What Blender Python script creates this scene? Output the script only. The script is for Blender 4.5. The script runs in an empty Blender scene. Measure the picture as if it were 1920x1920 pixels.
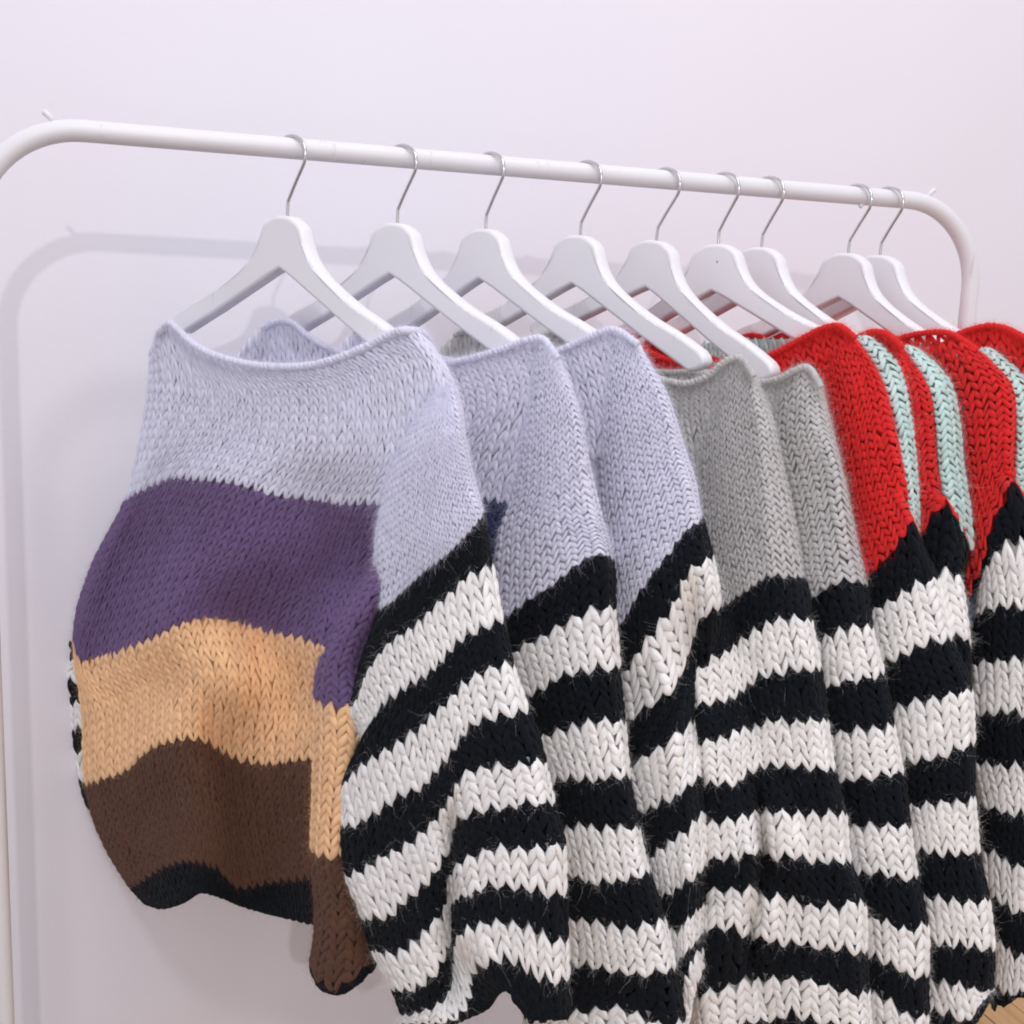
import bpy, math, random
import numpy as np
from mathutils import Vector, Matrix

rng = np.random.default_rng(7)
random.seed(7)
S = bpy.context.scene
COL = S.collection
rad = math.radians

# ------------------------------------------------------------------ camera
CP = np.array([0.162, -1.042, -0.172])
YAW, PITCH, ROLL, FPX = rad(17.06), rad(-8.96), rad(2.1), 2068.0
_f = np.array([math.sin(YAW) * math.cos(PITCH), math.cos(YAW) * math.cos(PITCH), math.sin(PITCH)])
_r0 = np.array([math.cos(YAW), -math.sin(YAW), 0.0])
_u0 = np.cross(_r0, _f)
RIGHT = math.cos(ROLL) * _r0 + math.sin(ROLL) * _u0
UP = -math.sin(ROLL) * _r0 + math.cos(ROLL) * _u0
FWD = _f
cam = bpy.data.cameras.new('camera')
cam.sensor_width = 36.0
cam.sensor_height = 36.0
cam.lens = FPX / 1920.0 * 36.0
cam.clip_start = 0.02
cam.clip_end = 60.0
cam_ob = bpy.data.objects.new('camera', cam)
COL.objects.link(cam_ob)
cam_ob.matrix_world = Matrix(((RIGHT[0], UP[0], -FWD[0], CP[0]), (RIGHT[1], UP[1], -FWD[1], CP[1]),
                              (RIGHT[2], UP[2], -FWD[2], CP[2]), (0, 0, 0, 1)))
S.camera = cam_ob

# ------------------------------------------------------------------ world, lamps, exposure
W = bpy.data.worlds.new('World')
S.world = W
W.use_nodes = True
bg = W.node_tree.nodes['Background']
bg.inputs[0].default_value = (0.915, 0.91, 1.0, 1)
bg.inputs[1].default_value = 0.75
S.view_settings.view_transform = 'Standard'
S.view_settings.look = 'None'
S.view_settings.gamma = 1.0
S.view_settings.exposure = 0.09
S.cycles.diffuse_bounces = 6
S.cycles.max_bounces = 10
S.cycles.filter_width = 1.9


def area_lamp(name, loc, target, size, power, color, size_y=None):
    l = bpy.data.lights.new(name, 'AREA')
    l.energy = power
    l.color = color
    l.shape = 'RECTANGLE' if size_y else 'DISK'
    l.size = size
    if size_y:
        l.size_y = size_y
    o = bpy.data.objects.new(name, l)
    COL.objects.link(o)
    o.location = loc
    d = Vector(target) - Vector(loc)
    o.rotation_euler = d.to_track_quat('-Z', 'Y').to_euler()
    o['kind'] = 'helper'
    return o


area_lamp('low_lamp', (0.15, -2.6, 0.56), (0.4, 0.3, 0.05), 0.045, 11.5, (1.0, 0.95, 0.97))
area_lamp('high_lamp', (-0.06, -1.9, 1.42), (0.35, 0.3, -0.1), 0.28, 10.0, (0.96, 0.97, 1.0))
area_lamp('ceiling_lamp', (0.7, -1.1, 1.9), (0.6, 0.2, 0.0), 1.6, 16.0, (1.0, 0.95, 1.0), 1.0)

# ------------------------------------------------------------------ helpers


def ray(u, v):
    u = np.asarray(u, float)
    v = np.asarray(v, float)
    return ((u - 960) / FPX)[..., None] * RIGHT - ((v - 960) / FPX)[..., None] * UP + FWD


def hit(u, v, p0, n, off=0.0):
    """where the line of sight through a photograph point meets the plane n.(P-p0)=off"""
    d = ray(u, v)
    t = (np.asarray(off) + (np.asarray(p0) - CP) @ n) / (d @ n)
    return CP + np.asarray(t)[..., None] * d


def tag(o, label=None, cat=None, group=None, kind=None):
    if label:
        o['label'] = label
    if cat:
        o['category'] = cat
    if group:
        o['group'] = group
    if kind:
        o['kind'] = kind
    return o


def empty(name, loc=(0, 0, 0)):
    o = bpy.data.objects.new(name, None)
    COL.objects.link(o)
    o.location = loc
    o.empty_display_size = 0.05
    return o


def mesh_obj(name, verts, faces, mats, parent=None, smooth=True, mat_idx=None, uv=None, tone=None):
    """verts (N,3) array, faces (F,4) or (F,3) array"""
    verts = np.asarray(verts, dtype=np.float32)
    faces = np.asarray(faces, dtype=np.int32)
    me = bpy.data.meshes.new(name)
    k = faces.shape[1]
    me.vertices.add(len(verts))
    me.vertices.foreach_set('co', verts.ravel())
    me.loops.add(faces.size)
    me.loops.foreach_set('vertex_index', faces.ravel())
    me.polygons.add(len(faces))
    me.polygons.foreach_set('loop_start', np.arange(0, faces.size, k, dtype=np.int32))
    if mat_idx is not None:
        me.polygons.foreach_set('material_index', np.asarray(mat_idx, dtype=np.int32))
    me.polygons.foreach_set('use_smooth', np.full(len(faces), smooth))
    if uv is not None:
        l = me.uv_layers.new(name='UVMap')
        l.data.foreach_set('uv', np.asarray(uv, dtype=np.float32)[faces.ravel()].ravel())
    if tone is not None:
        at = me.attributes.new('tone', 'FLOAT', 'POINT')
        at.data.foreach_set('value', np.asarray(tone, dtype=np.float32))
    me.update()
    me.validate()
    for m in (mats if isinstance(mats, (list, tuple)) else [mats]):
        me.materials.append(m)
    o = bpy.data.objects.new(name, me)
    COL.objects.link(o)
    if parent:
        o.parent = parent
    return o


def tube(path, r, sides=16, closed=False):
    P = np.asarray(path, float)
    n = len(P)
    r = np.broadcast_to(np.asarray(r, float), (n,))
    T = np.gradient(P, axis=0)
    T /= np.linalg.norm(T, axis=1)[:, None] + 1e-12
    up = np.array([0.0, 1.0, 0.0])
    N = np.empty_like(P)
    prev = up - T[0] * (up @ T[0])
    if np.linalg.norm(prev) < 1e-3:
        up = np.array([1.0, 0, 0])
        prev = up - T[0] * (up @ T[0])
    prev /= np.linalg.norm(prev)
    for i in range(n):
        q = prev - T[i] * (prev @ T[i])
        q /= np.linalg.norm(q) + 1e-12
        N[i] = q
        prev = q
    B = np.cross(T, N)
    a = np.linspace(0, 2 * math.pi, sides, endpoint=False)
    V = P[:, None, :] + r[:, None, None] * (np.cos(a)[None, :, None] * N[:, None, :] + np.sin(a)[None, :, None] * B[:, None, :])
    V = V.reshape(-1, 3)
    i = np.arange(n - 1)[:, None] * sides
    j = np.arange(sides)[None, :]
    j2 = (j + 1) % sides
    F = np.stack([i + j, i + j2, i + sides + j2, i + sides + j], -1).reshape(-1, 4)
    # caps as degenerate-free fans
    V = np.concatenate([V, P[:1], P[-1:]])
    c0, c1 = len(V) - 2, len(V) - 1
    jj = np.arange(0, sides, 2)
    cap0 = np.stack([np.full(len(jj), c0), (jj + 2) % sides, (jj + 1) % sides, jj], -1)
    b = (n - 1) * sides
    cap1 = np.stack([np.full(len(jj), c1), b + jj, b + (jj + 1) % sides, b + (jj + 2) % sides], -1)
    return V, np.concatenate([F, cap0, cap1])


def merge(parts):
    V, F, o = [], [], 0
    for v, f in parts:
        V.append(v)
        F.append(np.asarray(f) + o)
        o += len(v)
    return np.concatenate(V), np.concatenate(F)


def box(lo, hi):
    x0, y0, z0 = lo
    x1, y1, z1 = hi
    V = np.array([(x0, y0, z0), (x1, y0, z0), (x1, y1, z0), (x0, y1, z0), (x0, y0, z1), (x1, y0, z1), (x1, y1, z1), (x0, y1, z1)], float)
    F = np.array([(0, 3, 2, 1), (4, 5, 6, 7), (0, 1, 5, 4), (1, 2, 6, 5), (2, 3, 7, 6), (3, 0, 4, 7)])
    return V, F


def smooth_path(pts, n=60):
    P = np.asarray(pts, float)
    d = np.r_[0, np.cumsum(np.linalg.norm(np.diff(P, axis=0), axis=1))]
    return catmull(P, d, np.linspace(0, d[-1], n))


def catmull(P, x, xi):
    """cubic Hermite through P at x with limited slopes, evaluated at xi (axis 0)"""
    P = np.asarray(P, float)
    x = np.asarray(x, float)
    h = np.diff(x)
    hs = h.reshape(-1, *([1] * (P.ndim - 1)))
    dl = np.diff(P, axis=0) / hs
    m = np.empty_like(P)
    m[0] = dl[0]
    m[-1] = dl[-1]
    if len(P) > 2:
        w = (hs[1:] / (hs[1:] + hs[:-1]))
        m[1:-1] = w * dl[:-1] + (1 - w) * dl[1:]
    k = np.clip(np.searchsorted(x, xi, side='right') - 1, 0, len(x) - 2)
    t = ((xi - x[k]) / h[k]).reshape(-1, *([1] * (P.ndim - 1)))
    hh = h[k].reshape(t.shape)
    return ((2 * t**3 - 3 * t**2 + 1) * P[k] + (t**3 - 2 * t**2 + t) * hh * m[k] + (-2 * t**3 + 3 * t**2) * P[k + 1] + (t**3 - t**2) * hh * m[k + 1])


# ------------------------------------------------------------------ materials


def new_mat(name):
    m = bpy.data.materials.new(name)
    m.use_nodes = True
    nt = m.node_tree
    return m, nt, nt.nodes['Principled BSDF']


def yarn(name, rgb, var=0.10, sheen=0.3, thin=0.0):
    """twisted fluffy yarn: colour, ply twist and fibres come from the UV that runs along each strand"""
    m, nt, p = new_mat(name)
    N, L = nt.nodes, nt.links
    at = N.new('ShaderNodeAttribute')
    at.attribute_name = 'tone'
    tc = N.new('ShaderNodeTexCoord')
    mp = N.new('ShaderNodeMapping')
    mp.inputs['Scale'].default_value = (3.0, 9.0, 1)
    mp.inputs['Rotation'].default_value = (0, 0, rad(28))
    ns = N.new('ShaderNodeTexNoise')
    ns.inputs['Scale'].default_value = 3.2
    ns.inputs['Detail'].default_value = 5
    ns.inputs['Roughness'].default_value = 0.7
    L.new(tc.outputs['UV'], mp.inputs[0])
    L.new(mp.outputs[0], ns.inputs['Vector'])
    big = N.new('ShaderNodeTexNoise')
    big.inputs['Scale'].default_value = 24
    L.new(tc.outputs['Object'], big.inputs['Vector'])
    ma = N.new('ShaderNodeMath')
    ma.operation = 'MULTIPLY_ADD'
    L.new(ns.outputs[0], ma.inputs[0])
    ma.inputs[1].default_value = var * 2
    ma.inputs[2].default_value = 1 - var
    mb = N.new('ShaderNodeMath')
    mb.operation = 'MULTIPLY_ADD'
    L.new(big.outputs[0], mb.inputs[0])
    mb.inputs[1].default_value = var
    mb.inputs[2].default_value = 1 - var / 2
    m1 = N.new('ShaderNodeMath')
    m1.operation = 'MULTIPLY'
    L.new(ma.outputs[0], m1.inputs[0])
    L.new(mb.outputs[0], m1.inputs[1])
    m2 = N.new('ShaderNodeMath')
    m2.operation = 'MULTIPLY'
    L.new(m1.outputs[0], m2.inputs[0])
    L.new(at.outputs['Fac'], m2.inputs[1])
    mix = N.new('ShaderNodeMix')
    mix.data_type = 'RGBA'
    mix.blend_type = 'MULTIPLY'
    mix.inputs['Factor'].default_value = 1
    mix.inputs['A'].default_value = (*rgb, 1)
    L.new(m2.outputs[0], mix.inputs['B'])
    L.new(mix.outputs['Result'], p.inputs['Base Color'])
    bp = N.new('ShaderNodeBump')
    bp.inputs['Strength'].default_value = 0.5
    bp.inputs['Distance'].default_value = 0.0010
    L.new(ns.outputs[0], bp.inputs['Height'])
    L.new(bp.outputs[0], p.inputs['Normal'])
    p.inputs['Roughness'].default_value = 0.92
    p.inputs['Specular IOR Level'].default_value = 0.15
    p.inputs['Sheen Weight'].default_value = sheen
    p.inputs['Sheen Roughness'].default_value = 0.5
    p.inputs['Sheen Tint'].default_value = (*[min(1, c * 0.5 + 0.5) for c in rgb], 1)
    if thin > 0:      # loose mohair lets light through
        tr = N.new('ShaderNodeBsdfTranslucent')
        L.new(mix.outputs['Result'], tr.inputs['Color'])
        L.new(bp.outputs[0], tr.inputs['Normal'])
        ms = N.new('ShaderNodeMixShader')
        ms.inputs[0].default_value = thin
        L.new(p.outputs[0], ms.inputs[1])
        L.new(tr.outputs[0], ms.inputs[2])
        L.new(ms.outputs[0], nt.nodes['Material Output'].inputs['Surface'])
    return m


def hair_mat(name, rgb):
    m, nt, p = new_mat(name)
    p.inputs['Base Color'].default_value = (*rgb, 1)
    p.inputs['Roughness'].default_value = 0.6
    p.inputs['Specular IOR Level'].default_value = 0.3
    return m


def srgb(r, g, b):
    f = lambda c: (c / 255 / 12.92) if c / 255 <= 0.04045 else ((c / 255 + 0.055) / 1.055) ** 2.4
    return (f(r), f(g), f(b))


YARN = {
    'lilac': srgb(231, 231, 245), 'purple': srgb(108, 86, 128), 'orange': srgb(255, 210, 160), 'brown': srgb(90, 62, 49),
    'black': srgb(13, 18, 25), 'white': srgb(250, 249, 246), 'grey': srgb(206, 205, 203), 'red': srgb(226, 46, 46),
    'mint': srgb(202, 228, 222), 'navy': srgb(52, 58, 96), 'blue': srgb(120, 138, 170),
}
HAIR = dict(YARN)
HAIR['black'] = srgb(46, 50, 50)
HAIR['brown'] = srgb(132, 94, 74)
HAIR['purple'] = srgb(150, 122, 160)
HAIR['navy'] = srgb(70, 76, 110)
DARK = {'black': (0.25, 0.04), 'purple': (0.30, 0.18), 'brown': (0.30, 0.14), 'navy': (0.25, 0.12), 'red': (0.26, 0.2, 0.06)}
YM = {k: yarn('yarn_' + k, v, *DARK.get(k, (0.08, 0.3, 0.10))) for k, v in YARN.items()}
HM = {k: hair_mat('fibre_' + k, v) for k, v in HAIR.items()}


def paint(name, rgb, rough, bump=0.02, scale=60, coat=0.0, wear=0.0):
    m, nt, p = new_mat(name)
    N, L = nt.nodes, nt.links
    tc = N.new('ShaderNodeTexCoord')
    ns = N.new('ShaderNodeTexNoise')
    ns.inputs['Scale'].default_value = scale
    ns.inputs['Detail'].default_value = 4
    L.new(tc.outputs['Object'], ns.inputs['Vector'])
    big = N.new('ShaderNodeTexNoise')
    big.inputs['Scale'].default_value = 3.0
    big.inputs['Detail'].default_value = 3
    L.new(tc.outputs['Object'], big.inputs['Vector'])
    mr = N.new('ShaderNodeMapRange')
    mr.inputs['To Min'].default_value = 0.975
    mr.inputs['To Max'].default_value = 1.02
    L.new(big.outputs[0], mr.inputs[0])
    mix = N.new('ShaderNodeMix')
    mix.data_type = 'RGBA'
    mix.blend_type = 'MULTIPLY'
    mix.inputs['Factor'].default_value = 1
    mix.inputs['A'].default_value = (*rgb, 1)
    L.new(mr.outputs[0], mix.inputs['B'])
    out = mix.outputs['Result']
    if wear > 0:      # thin scuffs and handling marks
        wm = N.new('ShaderNodeMapping')
        wm.inputs['Scale'].default_value = (60, 60, 9)
        wm.inputs['Rotation'].default_value = (0.6, 0.9, 0.4)
        wn = N.new('ShaderNodeTexNoise')
        wn.inputs['Scale'].default_value = 2.4
        wn.inputs['Detail'].default_value = 6
        L.new(tc.outputs['Object'], wm.inputs[0])
        L.new(wm.outputs[0], wn.inputs['Vector'])
        wr = N.new('ShaderNodeMapRange')
        wr.inputs['From Min'].default_value = 0.64
        wr.inputs['From Max'].default_value = 0.74
        wr.inputs['To Max'].default_value = wear
        L.new(wn.outputs[0], wr.inputs[0])
        m2 = N.new('ShaderNodeMix')
        m2.data_type = 'RGBA'
        m2.inputs['B'].default_value = (0.42, 0.40, 0.41, 1)
        L.new(wr.outputs[0], m2.inputs['Factor'])
        L.new(out, m2.inputs['A'])
        out = m2.outputs['Result']
    L.new(out, p.inputs['Base Color'])
    bp = N.new('ShaderNodeBump')
    bp.inputs['Strength'].default_value = 0.25
    bp.inputs['Distance'].default_value = bump
    L.new(ns.outputs[0], bp.inputs['Height'])
    L.new(bp.outputs[0], p.inputs['Normal'])
    p.inputs['Roughness'].default_value = rough
    p.inputs['Coat Weight'].default_value = coat
    return m


M_WALL = paint('wall_paint', (0.81, 0.785, 0.835), 0.75, 0.0009, 110)
M_RACK = paint('rack_enamel', (0.74, 0.73, 0.745), 0.42, 0.0003, 40, wear=0.35)
M_WOOD = paint('hanger_lacquer', (0.80, 0.79, 0.81), 0.45, 0.0004, 30, wear=0.25)

M_DENT = paint('dent_shade', (0.45, 0.42, 0.42), 0.7)  # shade of the dent put into the colour of a flush disc
M_METAL, _nt, _p = new_mat('chromed_wire')
_p.inputs['Base Color'].default_value = (0.62, 0.60, 0.60, 1)
_p.inputs['Metallic'].default_value = 1.0
_p.inputs['Roughness'].default_value = 0.22


def plank_mat():
    m, nt, p = new_mat('oak_plank')
    N, L = nt.nodes, nt.links
    tc = N.new('ShaderNodeTexCoord')
    mp = N.new('ShaderNodeMapping')
    mp.inputs['Scale'].default_value = (30, 2.2, 30)
    ns = N.new('ShaderNodeTexNoise')
    ns.inputs['Scale'].default_value = 2.0
    ns.inputs['Detail'].default_value = 6
    ns.inputs['Distortion'].default_value = 0.6
    L.new(tc.outputs['Object'], mp.inputs[0])
    L.new(mp.outputs[0], ns.inputs['Vector'])
    cr = N.new('ShaderNodeValToRGB')
    cr.color_ramp.elements[0].position = 0.25
    cr.color_ramp.elements[0].color = (*srgb(176, 132, 84), 1)
    cr.color_ramp.elements[1].position = 0.8
    cr.color_ramp.elements[1].color = (*srgb(214, 176, 124), 1)
    L.new(ns.outputs[0], cr.inputs[0])
    L.new(cr.outputs[0], p.inputs['Base Color'])
    p.inputs['Roughness'].default_value = 0.45
    return m


M_PLANK = plank_mat()
M_GAP, _nt, _p = new_mat('floor_underlay')
_p.inputs['Base Color'].default_value = (0.03, 0.022, 0.015, 1)
_p.inputs['Roughness'].default_value = 0.9

# ------------------------------------------------------------------ the setting
WALL_Y, FLOOR_Z = 0.32, -1.15
v, f = box((-3.0, WALL_Y, FLOOR_Z - 0.05), (4.0, WALL_Y + 0.12, 1.9))
tag(mesh_obj('wall', v, f, M_WALL, smooth=False), kind='structure')
v, f = box((-2.0, -4.2, FLOOR_Z - 0.06), (3.6, WALL_Y, FLOOR_Z - 0.004))
floor = tag(mesh_obj('floor', v, f, M_GAP, smooth=False), kind='structure')
PW = 0.0625
pv, pf = box((-PW / 2 + 0.0012, -2.24, -0.02), (PW / 2 - 0.0012, 2.24, 0.0))
plank_me = None
for k in range(-14, 26):
    px = 1.344 + (k - 8) * PW
    if plank_me is None:
        o = mesh_obj('plank', pv, pf, M_PLANK, floor, smooth=False)
        plank_me = o.data
    else:
        o = bpy.data.objects.new('plank', plank_me)
        COL.objects.link(o)
        o.parent = floor
    o.location = (px, -1.922, FLOOR_Z + 0.0004 * ((k * 7) % 3))

# ------------------------------------------------------------------ clothes rack
RZ, RR = -0.0115, 0.0092
rack = empty('clothes_rack', (0.5, 0, FLOOR_Z))
tag(rack, 'white tubular metal clothes rack with rounded corners standing before the pale wall', 'clothes rack')


def child(o, parent):
    o.parent = parent
    o.matrix_parent_inverse = Matrix.Translation(-Vector(parent.location))
    return o


BR = 0.088
path = [(0.0, 0, FLOOR_Z + 0.05), (0.0, 0, -0.6)]
path = [(0.0, 0, z) for z in np.linspace(FLOOR_Z + 0.045, RZ - BR, 14)]
for a in np.linspace(0, math.pi / 2, 16)[1:]:
    path.append((BR - BR * math.cos(a), 0, RZ - BR + BR * math.sin(a)))
path += [(x, 0, RZ) for x in np.linspace(BR, 1 - BR, 24)[1:]]
for a in np.linspace(0, math.pi / 2, 16)[1:]:
    path.append((1 - BR + BR * math.sin(a), 0, RZ - BR + BR * math.cos(a)))
path += [(1.0 + 0.002 * k, 0, z) for k, z in enumerate(np.linspace(RZ - BR, FLOOR_Z + 0.045, 14)[1:])]
v, f = tube(path, RR, 24)
child(mesh_obj('frame', v, f, M_RACK), rack)
for sx, d in ((0.0665, -1), (0.9335, 1)):
    q = np.array([sx, 0, RZ + 0.004])
    v1, f1 = tube([q, q + np.array([d * 0.005, 0, 0.0060]), q + np.array([d * 0.0085, 0, 0.0086]), q + np.array([d * 0.0098, 0, 0.0092])],
                  [0.0026, 0.0025, 0.0028, 0.0016], 12)
    child(mesh_obj('end_pin', v1, f1, M_RACK), rack)
q = np.array([0.852, -0.002, RZ - RR])  # small nub under the rail, standing in for a hook tip
v1, f1 = tube([q + np.array([0, 0, 0.002]), q, q + np.array([0, 0, -0.0022]), q + np.array([0, 0, -0.0034])], [0.0022, 0.0026, 0.0024, 0.0008], 10)
child(mesh_obj('hook_tip', v1, f1, M_RACK), rack)
for sx in (0.0, 1.026):
    v1, f1 = tube([(sx, y, FLOOR_Z + 0.03) for y in np.linspace(-0.22, 0.22, 8)], 0.0115, 16)
    child(mesh_obj('foot_bar', v1, f1, M_RACK), rack)
v1, f1 = tube([(x, 0, FLOOR_Z + 0.10) for x in np.linspace(0.0, 1.022, 8)], 0.008, 16)
child(mesh_obj('lower_bar', v1, f1, M_RACK), rack)

# ------------------------------------------------------------------ hangers
XH = [0.262, 0.362, 0.446, 0.544, 0.628, 0.69, 0.742, 0.846, 0.884]
HY = [33, 32, 27, 27, 24, 26, 22, 18, 18]
HT = [3.3, 2.3, 0.8, 3.0, 6.0, -0.5, 2.0, 3.0, 2.0]
GN = 'clothes hangers along the rail'


def frame_of(i, yaw=None):
    t = rad(HY[i] if yaw is None else yaw)
    return (np.array([XH[i], 0, 0.0]), np.array([math.sin(t), -math.cos(t), 0.0]), np.array([-math.cos(t), -math.sin(t), 0.0]))


top_half = [(0, -0.0705), (0.010, -0.0712), (0.020, -0.0752), (0.0275, -0.0805), (0.031, -0.088), (0.036, -0.0985), (0.043, -0.108), (0.057, -0.1195),
            (0.076, -0.1305), (0.103, -0.1435), (0.134, -0.1555), (0.154, -0.1645), (0.166, -0.1715), (0.1695, -0.1785), (0.164, -0.1845),
            (0.1525, -0.1885)]
bot_half = [(0.113, -0.1705), (0.096, -0.163), (0.043, -0.1375), (0.016, -0.1245), (0.0, -0.1175)]
half = top_half + bot_half
_th = np.array([(-a, z) for a, z in reversed(top_half[1:5])] + top_half)
_d = np.r_[0, np.cumsum(np.linalg.norm(np.diff(_th, axis=0), axis=1))]
_sm = catmull(_th, _d, np.unique(np.r_[np.linspace(_d[4], _d[-1], 44)]))
half = [tuple(q) for q in _sm] + bot_half
half[0] = (0.0, half[0][1])
outline = half + [(-a, z) for a, z in reversed(half[1:-1])]


def hanger_mesh():
    bm_v = []
    n = len(outline)
    th = 0.0078
    O = np.array(outline)
    # inward offset for the rounded rim
    cen = []
    for k in range(n):
        p, q, r = O[k - 1], O[k], O[(k + 1) % n]
        e1 = (q - p) / (np.linalg.norm(q - p) + 1e-9)
        e2 = (r - q) / (np.linalg.norm(r - q) + 1e-9)
        nn = np.array([e1[1] + e2[1], -(e1[0] + e2[0])])
        nn /= np.linalg.norm(nn) + 1e-9
        cen.append(nn)
    cen = np.array(cen)
    return O, -cen if poly_area(O) > 0 else cen, th


def poly_area(O):
    x, y = O[:, 0], O[:, 1]
    return 0.5 * np.sum(x * np.roll(y, -1) - np.roll(x, -1) * y)


def build_frame_mesh():
    import bmesh
    O, nin, th = hanger_mesh()
    bm = bmesh.new()
    rings = []
    prof = [(0.0034, th), (0.0011, th - 0.0007), (0.0, th - 0.003), (0.0, -th + 0.003), (0.0011, -th + 0.0007), (0.0034, -th)]
    for ins, y in prof:
        P = O - nin * ins * (1 if False else 1)
        rings.append([bm.verts.new((p[0], y, p[1])) for p in P])
    n = len(O)
    for a in range(len(rings) - 1):
        for k in range(n):
            bm.faces.new((rings[a][k], rings[a][(k + 1) % n], rings[a + 1][(k + 1) % n], rings[a + 1][k]))
    # front and back caps: strips between the top and the bottom outline of each half
    bm.faces.new(rings[0][::-1])
    bm.faces.new(rings[-1])
    bmesh.ops.triangulate(bm, faces=[fa for fa in bm.faces if len(fa.verts) > 4])
    bmesh.ops.recalc_face_normals(bm, faces=bm.faces)
    me = bpy.data.meshes.new('wooden_arms')
    bm.to_mesh(me)
    bm.free()
    me.materials.append(M_WOOD)
    for p in me.polygons:
        p.use_smooth = abs(p.normal.y) < 0.98
    return me


# offset direction sign check is done on the outline: the inset must shrink it
_O, _n, _ = hanger_mesh()
if abs(poly_area(_O - _n * 0.002)) > abs(poly_area(_O)):
    _old = hanger_mesh

    def hanger_mesh():
        O, nn, th = _old()
        return O, -nn, th

arms_me = build_frame_mesh()
hook_pts = [(0.0, -0.080), (0.0, -0.070), (0.0, -0.0605), (0.0003, -0.0572), (0.0018, -0.0545), (0.0052, -0.0485), (0.0105, -0.0398), (0.0165, -0.0305), (0.0205, -0.024), (0.0215, -0.0175),
            (0.0195, -0.0095), (0.0145, -0.0045), (0.0075, -0.0016), (0.0, -0.0008), (-0.0075, -0.0022), (-0.0138, -0.0062), (-0.0172, -0.0118)]
hp = smooth_path([(a, 0.0, z) for a, z in hook_pts], 110)
hv, hf = tube(hp, 0.00155, 12)
hook_o = None
hang_labels = [
    'white wooden hanger nearest the left corner of the rack, carrying the orange and purple sweater',
    'white wooden hanger carrying the middle one of the three lilac sweaters',
    'white wooden hanger carrying the lilac sweater that hangs next to the grey ones',
    'white wooden hanger with bare rounded arm tip above the front grey sweater',
    'white wooden hanger with bare arm tip above the rear grey sweater',
    'white wooden hanger with a small dent in its neck, carrying the first red sweater',
    'white wooden hanger carrying the narrow red and mint sweater between two other red ones',
    'white wooden hanger carrying the red sweater with loose see-through stitches',
    'white wooden hanger nearest the right corner of the rack, last on the rail',
]
for i in range(9):
    p0, a, n = frame_of(i)
    root = empty('clothes_hanger', (XH[i], 0, 0))
    root.rotation_euler = Matrix(((a[0], -n[0], 0), (a[1], -n[1], 0), (0, 0, 1))).to_euler()
    # tilt about the rail, right arm slightly lower
    root.rotation_euler = (Matrix(((a[0], -n[0], 0), (a[1], -n[1], 0), (0, 0, 1))) @ Matrix.Rotation(rad(HT[i]), 3, 'Y')).to_euler()
    tag(root, hang_labels[i], 'hanger', GN)
    if hook_o is None:
        o = bpy.data.objects.new('wooden_arms', arms_me)
        COL.objects.link(o)
        o.parent = root
        hook_o = mesh_obj('hook', hv, hf, M_METAL, root)
        arms_o = o
    else:
        for src in (arms_o, hook_o):
            o = src.copy()
            COL.objects.link(o)
            o.parent = root
    if i == 5:
        v1, f1 = tube([(0.006, -0.0079, -0.0885), (0.006, -0.0076, -0.0885)], [0.0014, 0.0009], 12)
        mesh_obj('dent', v1, f1, M_DENT, root)

# ------------------------------------------------------------------ knitted fabric


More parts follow.
